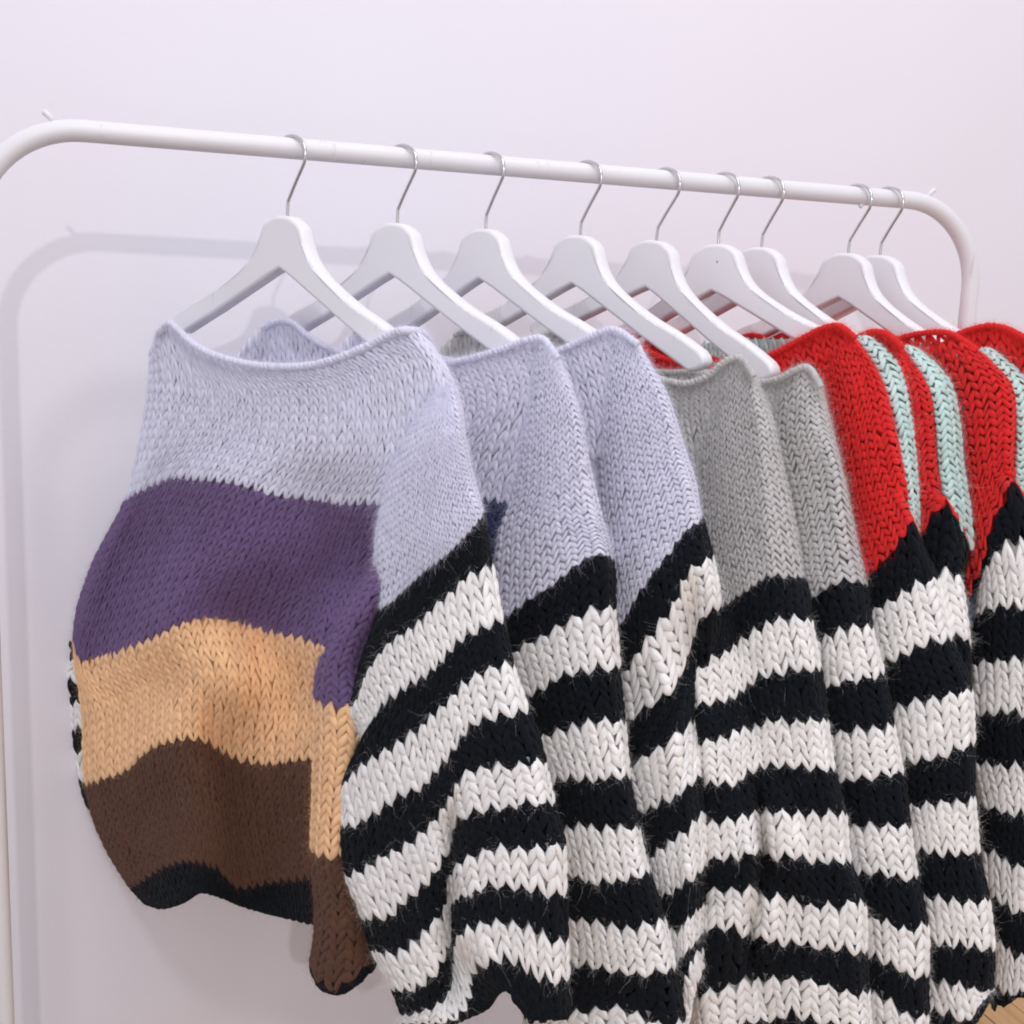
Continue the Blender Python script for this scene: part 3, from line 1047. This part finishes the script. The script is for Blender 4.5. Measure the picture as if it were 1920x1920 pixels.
def make_sweater(i, label, ax, ay, k, tail, brows, colours, wedge, sleeve_rows, cap, nsleeve, capst=(16.5, 13.5), yaw=None, off=0.034, mint=None, body_off=0.019, fuzz=FZ, neck=True, thick=0.04, flip=2.0, loose=False, backneck=None, pws=23):
    root = sweater(i, label)
    p0, a, n = frame_of(i, HY[i] + 1)
    sn = frame_of(i, yaw)[2]
    rows = [left_template(i, ax, ay, k) + tail]
    lx = ax - 330 * k
    for r in brows:
        rows.append([(lx, r[0][1] - 5), (lx + 100 * k, r[0][1]), ((lx + 100 * k + r[0][0]) / 2, r[0][1])] + r)
    b = Part('body', root)
    sh = Sheet(rows, p0, n, off=body_off, bulge=0.008, roll=0.025, rollw=0.06, thick=0.045, open_rows=((0, 2),) if loose else ())
    b.add(sh, colours, fuzz=fuzz, fat=1.04 if loose else 1.0)
    b.finish()
    if mint:
        # the other half of the yoke, seen past the shoulder ridge
        b = Part('back_yoke', root, 'mint back half of the yoke')
        msh = Sheet(mint, p0, n, off=0.0, bulge=0.004, roll=0.012, rollw=0.2, thick=0.012, M=17)
        b.add(msh, [('mint', 0, len(mint) - 1, 15, 14, 'open', 'mint')], fuzz=fuzz)
        b.finish()
    if backneck:
        b = Part('back_collar', root, 'mint back of the neckline')
        b.add(Sheet(backneck, p0, n, off=-0.022, bulge=0.0, roll=0.0, thick=0.008, M=33), [('mint', 0, 1, 17, 15, 'v', 'mint')], fuzz=fuzz)
        b.finish()
    if neck:
        neckband(root, rows[0][2:], p0, n, colours[0][0], 0.0030, body_off + 0.009)
    s = Part('sleeve', root, 'near sleeve with black and white stripes under a %s cap' % cap)
    q0 = p0 + a * 0.17
    w = len(wedge)
    wedge = [[(q[0], q[1], (q[2] if len(q) > 2 else 0) - 0.026 * (1 - j / (len(row) - 1)) * (1 - 0.22 * k) - (0.008 if k == 0 else 0)) for j, q in enumerate(row)] for k, row in enumerate(wedge)]
    sh = Sheet(wedge + sleeve_rows, q0, sn, off=off, bulge=0.014, roll=0.03, rollw=0.09, thick=thick, open_rows=((0, w - 1),) if loose else ())
    s.add(sh, [(cap, 0, w, capst[0], capst[1], 'open')] + bands_bw(w, nsleeve, 'black', pws, 19), fuzz=fuzz, flip=flip, fat=1.0 if loose else 1.0)
    hem_edge(s.finish(), sh, 'black' if nsleeve % 2 else 'white')
    return root


# sweater 2
make_sweater(1, 'lilac sweater with dark navy body stripe, second from the left rack corner', 745, 418, 1.0,
             [(830, 682), (900, 668), (950, 652), (990, 638), (1014, 634), (1046, 672)],
             [[(745, 765), (850, 768), (950, 748), (1030, 722), (1076, 752)], [(745, 850), (850, 852), (950, 850), (1050, 850)],
              [(745, 922), (850, 928), (905, 932), (940, 935), (1020, 938)], [(745, 1040), (850, 1045), (905, 1050), (1000, 1052)], [(745, 1500), (850, 1500), (900, 1500), (960, 1500)]],
             [('lilac', 0, 3, 17, 16.5, 'v'), ('navy', 3, 4, 17, 16, 'v'), ('orange', 4, 5, None, 0, 'v')],
             [[(985, 655), (1005, 645), (1025, 645), (1040, 668)], [(972, 790), (1010, 780), (1050, 765), (1086, 770)], [(954, 925), (995, 912), (1050, 890), (1106, 880)], [(924, 1022), (980, 998), (1050, 965), (1128, 970)]],
             [Cz((60, 1060, -.01), (170, 990), (240, 950), (330, 880), (420, 810), (520, 750), (620, 660), (700, 600), (800, 548), (880, 535), (920, 550, -.01), (958, 575, -.03)),
              Cz((60, 1370), (180, 1290), (260, 1220), (350, 1150), (440, 1110), (520, 1060), (600, 1010), (670, 970), (750, 940), (830, 920), (930, 905), (968, 915)),
              Cz((160, 1640), (260, 1580), (340, 1530), (420, 1500), (520, 1430), (620, 1380), (700, 1360), (800, 1355), (850, 1340), (900, 1340), (995, 1325)),
              Cz((220, 1990), (320, 1930), (390, 1880), (440, 1830), (530, 1790), (600, 1770), (680, 1755), (800, 1720), (880, 1710), (960, 1710), (1035, 1725)),
              Dz((340, 240), (440, 190), (520, 160), (580, 140), (700, 135), (850, 150), (900, 120), (960, 120), (1010, 105), (1068, 120)),
              Dz((400, 600), (500, 560), (580, 530), (640, 500), (740, 480), (810, 490), (870, 500), (950, 490), (1050, 480), (1135, 490)),
              Dz((460, 830), (560, 830), (640, 830), (700, 840), (800, 875), (900, 870), (1000, 860), (1090, 850), (1150, 830), (1215, 815)),
              Dz((460, 1150), (560, 1150), (650, 1150), (730, 1150), (850, 1165), (930, 1180), (1020, 1200), (1110, 1205), (1210, 1180), (1325, 1150)),
              Dz((460, 1470), (560, 1470), (640, 1470), (760, 1480), (880, 1510), (1000, 1530), (1180, 1550), (1240, 1540), (1300, 1515), (1395, 1480)),
              Dz((330, 1860), (360, 1850), (400, 1840), (470, 1830), (560, 1805), (640, 1825), (720, 1810), (820, 1790), (930, 1775), (1030, 1785), (1130, 1830), (1210, 1850), (1290, 1875), (1380, 1880), (1465, 1860)),
              Dz((340, 2110), (400, 2100), (560, 2060), (720, 2070), (930, 2040), (1130, 2080), (1290, 2130), (1470, 2110))],
             'lilac', 10, yaw=36)
# sweater 3
make_sweater(2, 'third lilac sweater, its narrow striped sleeve tucked behind the grey sweater', 910, 430, 0.97,
             [(1000, 675), (1060, 653), (1110, 631), (1150, 618), (1196, 645)],
             [[(910, 760), (1080, 755), (1180, 735), (1236, 735)], [(910, 850), (1080, 852), (1250, 850)], [(910, 1000), (1080, 1005), (1200, 1010)], [(910, 1500), (1080, 1500), (1150, 1500)]],
             [('lilac', 0, 2, 17, 16.5, 'v'), ('lilac', 2, 3, None, 0, 'v'), ('purple', 3, 4, None, 0, 'v')],
             [[(1115, 650), (1140, 636), (1170, 630), (1192, 648)], [(1110, 790), (1160, 770), (1210, 742), (1250, 742)], [(1120, 950), (1180, 900), (1240, 850), (1282, 838)], [(1135, 1080), (1190, 1010), (1250, 935), (1303, 900)]],
             [Cz((940, 1120), (1000, 1060), (1060, 985), (1120, 860), (1180, 770), (1270, 650), (1340, 560), (1400, 480), (1480, 365), (1560, 305), (1588, 240)),
              Cz((930, 1470), (1010, 1395), (1100, 1290), (1170, 1180), (1250, 1080), (1310, 1000), (1370, 920), (1400, 850), (1450, 720), (1490, 650), (1550, 600), (1610, 555), (1668, 530)),
              Cz((930, 1800), (1000, 1760), (1070, 1720), (1150, 1660), (1250, 1600), (1350, 1530), (1430, 1390, -.02), (1500, 1200, -.035), (1580, 1030, -.03), (1650, 920, -.01), (1718, 880)),
              [(1120, 1478), (1155, 1452), (1189, 1428), (1241, 1395), (1267, 1377), (1286, 1356, -.02), (1300, 1335, -.04), (1330, 1290, -.05)],
              Dz((960, 470), (1050, 430), (1130, 400), (1210, 370), (1300, 320), (1410, 260), (1480, 200), (1545, 130, -.02), (1640, 60, -.045)),
              Dz((1060, 800), (1160, 740), (1240, 690), (1270, 650), (1350, 590), (1430, 540), (1500, 480), (1570, 400, -.02), (1660, 310, -.045)),
              Dz((1120, 1060), (1220, 1010), (1300, 985), (1370, 970), (1430, 930), (1520, 850), (1580, 790, -.02), (1670, 700, -.045)),
              Dz((1180, 1210), (1280, 1200), (1350, 1210), (1400, 1230), (1450, 1215), (1480, 1150), (1540, 1080, -.01), (1590, 1040, -.03), (1660, 1000, -.045)),
              Dz((1200, 1540), (1310, 1515), (1390, 1475), (1440, 1440), (1500, 1370), (1560, 1290, -.02), (1640, 1220, -.045)),
              Dz((1200, 1900), (1310, 1870), (1430, 1820), (1470, 1680), (1525, 1430), (1560, 1380, -.015), (1640, 1330, -.04)),
              Dz((1200, 2150), (1310, 2110), (1440, 1960), (1500, 1785), (1560, 1560, -.01), (1600, 1480, -.03), (1660, 1430, -.045))],
             'lilac', 10, yaw=36, thick=0.035)
# sweater 4
make_sweater(3, 'grey sweater in front of the other grey one, with the widest striped sleeve', 1090, 443, 0.94,
             [(1160, 692), (1210, 700), (1250, 714), (1290, 719), (1335, 700), (1352, 684), (1388, 671), (1414, 706)],
             [[(1090, 780), (1250, 785), (1380, 768), (1436, 776)], [(1090, 880), (1280, 885), (1450, 876)], [(1090, 1010), (1300, 1010), (1440, 1010)], [(1090, 1500), (1300, 1500), (1400, 1500)]],
             [('grey', 0, 3, 17, 15, 'v'), ('white', 3, 4, None, 0, 'v')],
             [[(1318, 720), (1350, 690), (1385, 676), (1410, 700, -.01)], [(1290, 850), (1350, 815), (1410, 780), (1424, 778), (1446, 782, -.02)], [(1285, 980), (1350, 935), (1410, 895), (1440, 882), (1470, 886, -.025)], [(1290, 1080), (1350, 1035), (1410, 995), (1452, 980), (1492, 985, -.03)]],
             [Ez((225, 965, .02), (330, 925, .015), (440, 905, .005), (510, 850), (600, 790), (680, 740), (760, 695), (830, 682), (900, 695, -.008), (960, 700, -.018), (1035, 695, -.03)),
              Ez((188, 1365, .05), (230, 1310, .045), (310, 1270, .035), (390, 1240, .025), (450, 1210, .015), (530, 1150), (610, 1100), (680, 1070), (750, 1020), (820, 990), (900, 975), (960, 980), (1030, 975), (1073, 985)),
              Ez((205, 1645, .055), (270, 1610, .05), (340, 1590, .04), (400, 1570, .03), (450, 1570, .02), (520, 1540, .01), (650, 1450), (720, 1410), (800, 1390), (880, 1370), (960, 1350), (1020, 1360), (1060, 1340), (1135, 1335)),
              Ez((236, 1905, .055), (320, 1870, .05), (400, 1850, .04), (490, 1830, .03), (560, 1790, .02), (660, 1770), (740, 1740), (830, 1710), (900, 1710), (980, 1715), (1090, 1690), (1185, 1700)),
              Gz((255, 190, .055), (360, 170, .05), (450, 160, .04), (530, 170, .03), (560, 140, .025), (640, 90, .01), (720, 65), (800, 55), (920, 60), (1000, 45), (1070, 60), (1120, 55), (1238, 70)),
              Gz((262, 450, .055), (320, 450, .05), (410, 440, .045), (510, 420, .04), (590, 395, .03), (650, 375, .02), (690, 385, -.004), (780, 380, .01), (900, 370, .008), (980, 370), (1060, 370), (1170, 380), (1280, 375), (1318, 400)),
              Gz((275, 695, .055), (370, 710, .05), (460, 705, .045), (560, 705, .04), (650, 675, .03), (700, 665, -.004), (840, 700, .01), (960, 685, .008), (1090, 715), (1200, 705), (1300, 725), (1355, 720)),
              Gz((268, 950, .055), (360, 940, .05), (450, 940, .045), (560, 940, .04), (640, 935, .03), (695, 955, -.006), (760, 990, .01), (830, 1000, .008), (900, 1000), (990, 1010), (1090, 1035), (1190, 1040), (1290, 1035), (1400, 1010), (1455, 1055)),
              Gz((275, 1190, .055), (370, 1210, .05), (500, 1205, .045), (560, 1250, .035), (640, 1270, -.004), (720, 1280, .01), (780, 1290, .01), (880, 1325), (960, 1315), (1080, 1340), (1200, 1350), (1300, 1370), (1400, 1390), (1475, 1380)),
              Gz((225, 1740, .055), (310, 1680, .05), (410, 1650, .04), (500, 1620, .03), (570, 1595, .02), (680, 1570), (780, 1580), (880, 1580), (980, 1580), (1080, 1590), (1160, 1620), (1260, 1650), (1340, 1690), (1420, 1690), (1490, 1660)),
              Gz((225, 2000, .05), (400, 1940, .04), (560, 1890, .02), (700, 1870), (880, 1860), (950, 1810), (1000, 1850), (1120, 1880), (1230, 1890), (1450, 1925), (1510, 1930)),
              Gz((225, 2200, .05), (560, 2120, .02), (950, 2060), (1230, 2120), (1520, 2150))],
             'grey', 11, yaw=36, capst=(16.5, 13.5), flip=0.80)
# sweater 5
make_sweater(4, 'second grey sweater, squeezed between the front grey one and the red one', 1238, 455, 0.92,
             [(1330, 700), (1380, 712), (1422, 717), (1465, 708), (1490, 695), (1512, 688), (1540, 726)],
             [[(1240, 790), (1400, 795), (1500, 780), (1554, 785)], [(1240, 900), (1420, 900), (1570, 890)], [(1240, 1010), (1420, 1010), (1560, 1000)], [(1240, 1500), (1420, 1500), (1520, 1500)]],
             [('grey', 0, 2, 17, 15, 'v'), ('grey', 2, 3, None, 0, 'v'), ('white', 3, 4, None, 0, 'v')],
             [[(1440, 730), (1480, 705), (1510, 692), (1535, 722, -.01)], [(1420, 850), (1480, 815), (1530, 790), (1558, 800, -.015)], [(1440, 980), (1500, 935), (1550, 890), (1568, 885), (1582, 905, -.02)], [(1455, 1075), (1510, 1035), (1560, 1000), (1577, 992), (1605, 1010, -.025)]],
             [Ez((880, 980), (970, 930), (1060, 880), (1110, 830), (1170, 785), (1240, 745), (1300, 722), (1370, 722, -.006), (1430, 738, -.015), (1485, 752, -.03)),
              Ez((1010, 1190), (1100, 1150), (1170, 1110), (1250, 1070), (1330, 1035), (1430, 1020), (1508, 1040)),
              Ez((990, 1550), (1080, 1515), (1150, 1485), (1240, 1470), (1340, 1420), (1400, 1415), (1500, 1395), (1595, 1370)),
              Ez((1080, 1860), (1170, 1835), (1250, 1810), (1290, 1810), (1370, 1790), (1430, 1780), (1540, 1770), (1620, 1755), (1665, 1740)),
              Gz((1070, 200), (1160, 190), (1250, 170), (1310, 165), (1390, 135), (1480, 130), (1560, 120), (1610, 100), (1732, 90)),
              Gz((1150, 535), (1250, 520), (1340, 500), (1430, 480), (1510, 475), (1600, 480), (1660, 485), (1720, 475), (1785, 490)),
              Gz((1200, 870), (1300, 860), (1390, 840), (1470, 820), (1570, 815), (1640, 830), (1730, 845), (1835, 840)),
              Gz((1280, 1100), (1380, 1110), (1470, 1130), (1570, 1140), (1650, 1165), (1720, 1195), (1780, 1215), (1830, 1200), (1905, 1190)),
              Gz((1300, 1380), (1400, 1395), (1490, 1415), (1560, 1430), (1650, 1470), (1720, 1505), (1780, 1540), (1830, 1545), (1912, 1540)),
              Gz((1290, 1600), (1380, 1625), (1480, 1655), (1560, 1690), (1650, 1735), (1720, 1800), (1760, 1825), (1830, 1850), (1890, 1830), (1916, 1825)),
              Gz((1300, 1950), (1480, 1960), (1650, 2000), (1830, 2080), (1920, 2090)), Gz((1300, 2150), (1480, 2170), (1650, 2210), (1830, 2260), (1925, 2270))],
             'grey', 11, yaw=36, capst=(16.5, 13.5), flip=0.80)
# sweater 6
make_sweater(5, 'red sweater with mint back hanging right beside the grey sweaters', 1343, 457, 0.89,
             [(1380, 690), (1450, 664), (1510, 632), (1545, 615), (1572, 611), (1604, 634)],
             [[(1343, 760), (1450, 765), (1560, 740), (1644, 700)], [(1343, 860), (1480, 870), (1600, 850), (1680, 835)], [(1343, 1010), (1480, 1010), (1600, 1010)], [(1343, 1500), (1480, 1500), (1600, 1500)]],
             [('red', 0, 2, 17, 15, 'open'), ('red', 2, 3, None, 0, 'v'), ('black', 3, 4, None, 0, 'v')],
             [[(1535, 690), (1560, 650), (1590, 630), (1606, 640)], [(1535, 800), (1590, 750), (1640, 705), (1655, 715)], [(1550, 920), (1600, 870), (1650, 810), (1684, 800)], [(1575, 1040), (1620, 980), (1670, 910), (1702, 885)]],
             [Iz((250, 860), (330, 780), (400, 715), (450, 660), (500, 600), (560, 540), (620, 460), (690, 345), (716, 283), (745, 345, -.015), (785, 430, -.03)),
              Iz((260, 1020), (350, 980), (430, 940), (500, 890), (590, 840), (680, 770), (760, 715), (840, 690), (905, 690)),
              Iz((350, 1375), (440, 1330), (510, 1295), (600, 1275), (690, 1235), (790, 1190), (850, 1165), (930, 1150), (1010, 1130)),
              Iz((430, 1750), (520, 1700), (600, 1640), (700, 1590), (810, 1560), (920, 1540), (1040, 1505), (1152, 1490)),
              Iz((490, 2070), (580, 2040), (680, 2010), (780, 1990), (900, 1970), (1000, 1940), (1100, 1900), (1168, 1870)),
              Kz((530, 345), (620, 335), (700, 325), (760, 335), (830, 320), (930, 310), (1040, 300), (1120, 300), (1168, 250)),
              Kz((610, 665), (700, 660), (790, 662), (860, 675), (950, 685), (1000, 665), (1070, 680), (1120, 660), (1203, 660)),
              Kz((620, 995), (710, 990), (800, 990), (940, 985), (1040, 1000), (1170, 1000), (1268, 995)),
              Kz((680, 1270), (770, 1280), (860, 1290), (930, 1315), (1020, 1330), (1100, 1325), (1190, 1355), (1240, 1345), (1308, 1360)),
              Kz((670, 1555), (760, 1565), (850, 1575), (900, 1600), (990, 1605), (1120, 1630), (1200, 1650), (1300, 1655)),
              Kz((660, 1770), (750, 1780), (840, 1795), (920, 1815), (990, 1805), (1040, 1845), (1120, 1885), (1200, 1800), (1295, 1680)),
              Kz((660, 2000), (850, 2000), (990, 2000), (1110, 1960), (1200, 1850), (1298, 1705))],
             'red', 11, yaw=34, capst=(17, 15), thick=0.03, backneck=[[(1290, 655), (1340, 640), (1420, 636), (1490, 634), (1535, 622)], [(1290, 700), (1340, 690), (1420, 690), (1490, 680), (1535, 650)]],
             mint=[[(1604, 632, .016), (1622, 630, -.004), (1640, 640, -.03)], [(1640, 692, .02), (1668, 676, -.002), (1692, 684, -.03)], [(1670, 775, .024), (1698, 758, 0), (1716, 764, -.03)],
                   [(1688, 860, .026), (1710, 848, 0), (1724, 852, -.03)], [(1702, 940, .026), (1718, 932, 0), (1728, 935, -.03)], [(1705, 972, .026), (1718, 995, 0), (1730, 1012, -.03)]])
# sweater 7
make_sweater(6, 'red and mint sweater squeezed to a narrow strip between two other red ones', 1433, 462, 0.87,
             [(1500, 680), (1560, 655), (1610, 632), (1640, 622), (1662, 626), (1692, 652)],
             [[(1433, 760), (1560, 765), (1660, 740), (1742, 722)], [(1433, 860), (1560, 870), (1680, 860), (1745, 840)], [(1433, 1010), (1560, 1010), (1660, 1010)], [(1433, 1500), (1560, 1500), (1640, 1500)]],
             [('red', 0, 2, 17, 15, 'open'), ('red', 2, 3, None, 0, 'v'), ('black', 3, 4, None, 0, 'v')],
             [[(1610, 690), (1640, 650), (1668, 636), (1692, 655)], [(1620, 800), (1670, 760), (1720, 725), (1748, 735)], [(1640, 900), (1690, 860), (1730, 825), (1760, 810)], [(1660, 990), (1710, 940), (1745, 900), (1766, 885)]],
             [Iz((600, 600), (700, 480), (800, 390), (870, 260), (930, 195), (970, 148), (1010, 225), (1060, 300, -.012), (1090, 370, -.02), (1118, 500, -.03)),
              Iz((640, 780), (780, 720), (850, 690), (930, 650), (1000, 640), (1040, 655), (1085, 720)),
              Iz((760, 1250), (860, 1180), (900, 1150), (950, 1110), (1040, 1105), (1090, 1090), (1135, 1180)),
              Iz((760, 1620), (860, 1560), (950, 1530), (1040, 1520), (1138, 1500)), Iz((760, 1950), (860, 1920), (950, 1900), (1040, 1890), (1140, 1860)),
              Kz((760, 330), (900, 330), (1040, 320), (1150, 260)), Kz((780, 680), (900, 680), (1040, 680), (1180, 670)), Kz((800, 1000), (940, 1000), (1240, 1005)),
              Kz((860, 1300), (1000, 1330), (1280, 1370)), Kz((860, 1600), (1000, 1620), (1270, 1680))],
             'red', 9, yaw=32, capst=(17, 15), thick=0.025, off=0.022,
             mint=[[(1692, 650, .012), (1704, 648, -.004), (1720, 656, -.03)], [(1738, 724, .016), (1760, 710, -.002), (1780, 716, -.03)], [(1755, 800, .02), (1780, 786, 0), (1799, 794, -.03)],
                   [(1762, 880, .022), (1786, 870, 0), (1806, 874, -.03)], [(1771, 945, .022), (1796, 950, 0), (1818, 962, -.03)], [(1776, 962, .022), (1800, 1000, 0), (1822, 1034, -.03)]])
# sweater 8
make_sweater(7, 'red sweater with loose open stitches and white flecks, second from the right rail end', 1593, 472, 0.85,
             [(1640, 655), (1690, 634), (1740, 624), (1775, 624), (1832, 656)],
             [[(1593, 760), (1700, 765), (1800, 745), (1892, 722)], [(1593, 900), (1700, 900), (1800, 900), (1890, 880)], [(1593, 1085), (1700, 1085), (1790, 1085), (1850, 1080)], [(1593, 1180), (1700, 1180), (1800, 1180), (1850, 1180)], [(1593, 1550), (1700, 1550), (1850, 1550)]],
             [('red', 0, 3, 18, 16, 'open'), ('blue', 3, 4, 17, 14, 'v'), ('black', 4, 5, None, 0, 'v')],
             [[(1730, 690), (1770, 645), (1810, 645), (1840, 664)], [(1740, 790), (1800, 750), (1860, 715), (1900, 728)], [(1770, 900), (1820, 850), (1870, 805), (1909, 795)], [(1800, 1010), (1840, 940), (1880, 880), (1906, 868)]],
             [Iz((1120, 880), (1190, 720), (1250, 560), (1300, 330), (1380, 180), (1450, 20), (1500, 90, -.015), (1580, 220, -.03)),
              Iz((1210, 740), (1290, 570), (1370, 470), (1420, 425), (1470, 440), (1510, 430), (1570, 445), (1680, 480)),
              Iz((1190, 990), (1240, 930), (1320, 900), (1420, 875), (1460, 895), (1536, 880), (1600, 880), (1700, 890)),
              Iz((1158, 1335), (1200, 1300), (1290, 1290), (1340, 1280), (1440, 1270), (1536, 1270), (1620, 1280), (1710, 1290)),
              Iz((1158, 1665), (1270, 1670), (1410, 1655), (1460, 1630), (1540, 1670), (1620, 1680), (1710, 1690)),
              Kz((1160, 10), (1290, 20), (1400, 30), (1470, 25), (1560, 50), (1640, 70), (1720, 90)),
              Kz((1215, 325), (1330, 350), (1450, 385), (1500, 375), (1560, 415), (1640, 440), (1720, 470)),
              Kz((1225, 655), (1300, 660), (1350, 680), (1420, 720), (1480, 765), (1530, 755), (1640, 800), (1720, 830)),
              Kz((1245, 945), (1320, 980), (1400, 1020), (1490, 1085), (1560, 1065), (1640, 1100), (1720, 1130)),
              Kz((1285, 1265), (1350, 1290), (1420, 1350), (1480, 1415), (1540, 1410), (1640, 1450), (1720, 1480)),
              Kz((1295, 1555), (1360, 1600), (1400, 1665), (1450, 1700), (1536, 1670), (1640, 1660), (1720, 1650)),
              Kz((1300, 1700), (1345, 1755), (1410, 1745), (1450, 1720), (1540, 1695), (1640, 1690), (1720, 1680))],
             'red', 11, yaw=30, capst=(18, 16), thick=0.035, loose=True,
             mint=[[(1834, 655, .016), (1850, 652, -.004), (1870, 660, -.03)], [(1890, 722, .02), (1915, 716, -.002), (1940, 724, -.03)], [(1905, 792, .022), (1930, 790, 0), (1952, 794, -.03)],
                   [(1904, 868, .024), (1930, 872, 0), (1955, 880, -.03)], [(1897, 906, .024), (1925, 930, 0), (1955, 956, -.03)]])
# sweater 9
make_sweater(8, 'last red sweater at the right end of the rail, only its shoulder in view', 1655, 473, 0.84,
             [(1720, 655), (1780, 634), (1820, 618), (1862, 611), (1925, 636), (1980, 690)],
             [[(1655, 760), (1780, 765), (1900, 745), (2010, 740)], [(1655, 900), (1780, 900), (1900, 900), (2030, 880)], [(1655, 1085), (1780, 1085), (1950, 1085)], [(1655, 1550), (1780, 1550), (1900, 1550)]],
             [('red', 0, 2, 18, 16, 'open'), ('red', 2, 3, None, 0, 'v'), ('black', 3, 4, None, 0, 'v')],
             [[(1850, 680), (1890, 640), (1930, 640), (1985, 695)], [(1870, 800), (1930, 770), (1980, 750), (2020, 750)], [(1900, 950), (1950, 920), (2000, 880), (2035, 870)]],
             [[(1900, 1090), (1950, 1020), (2000, 950), (2040, 930)], [(1910, 1150), (1960, 1090), (2010, 1040), (2060, 1030)], [(1915, 1220), (1960, 1200), (2010, 1180), (2070, 1170)], [(1930, 1340), (1980, 1330), (2080, 1320)],
              [(1940, 1440), (1990, 1440), (2090, 1430)], [(1945, 1540), (1990, 1540), (2095, 1540)], [(1950, 1640), (1990, 1640), (2095, 1640)]],
             'red', 6, yaw=30, capst=(18, 16), thick=0.03, off=0.022)

print('stitches', STITCHES[0])
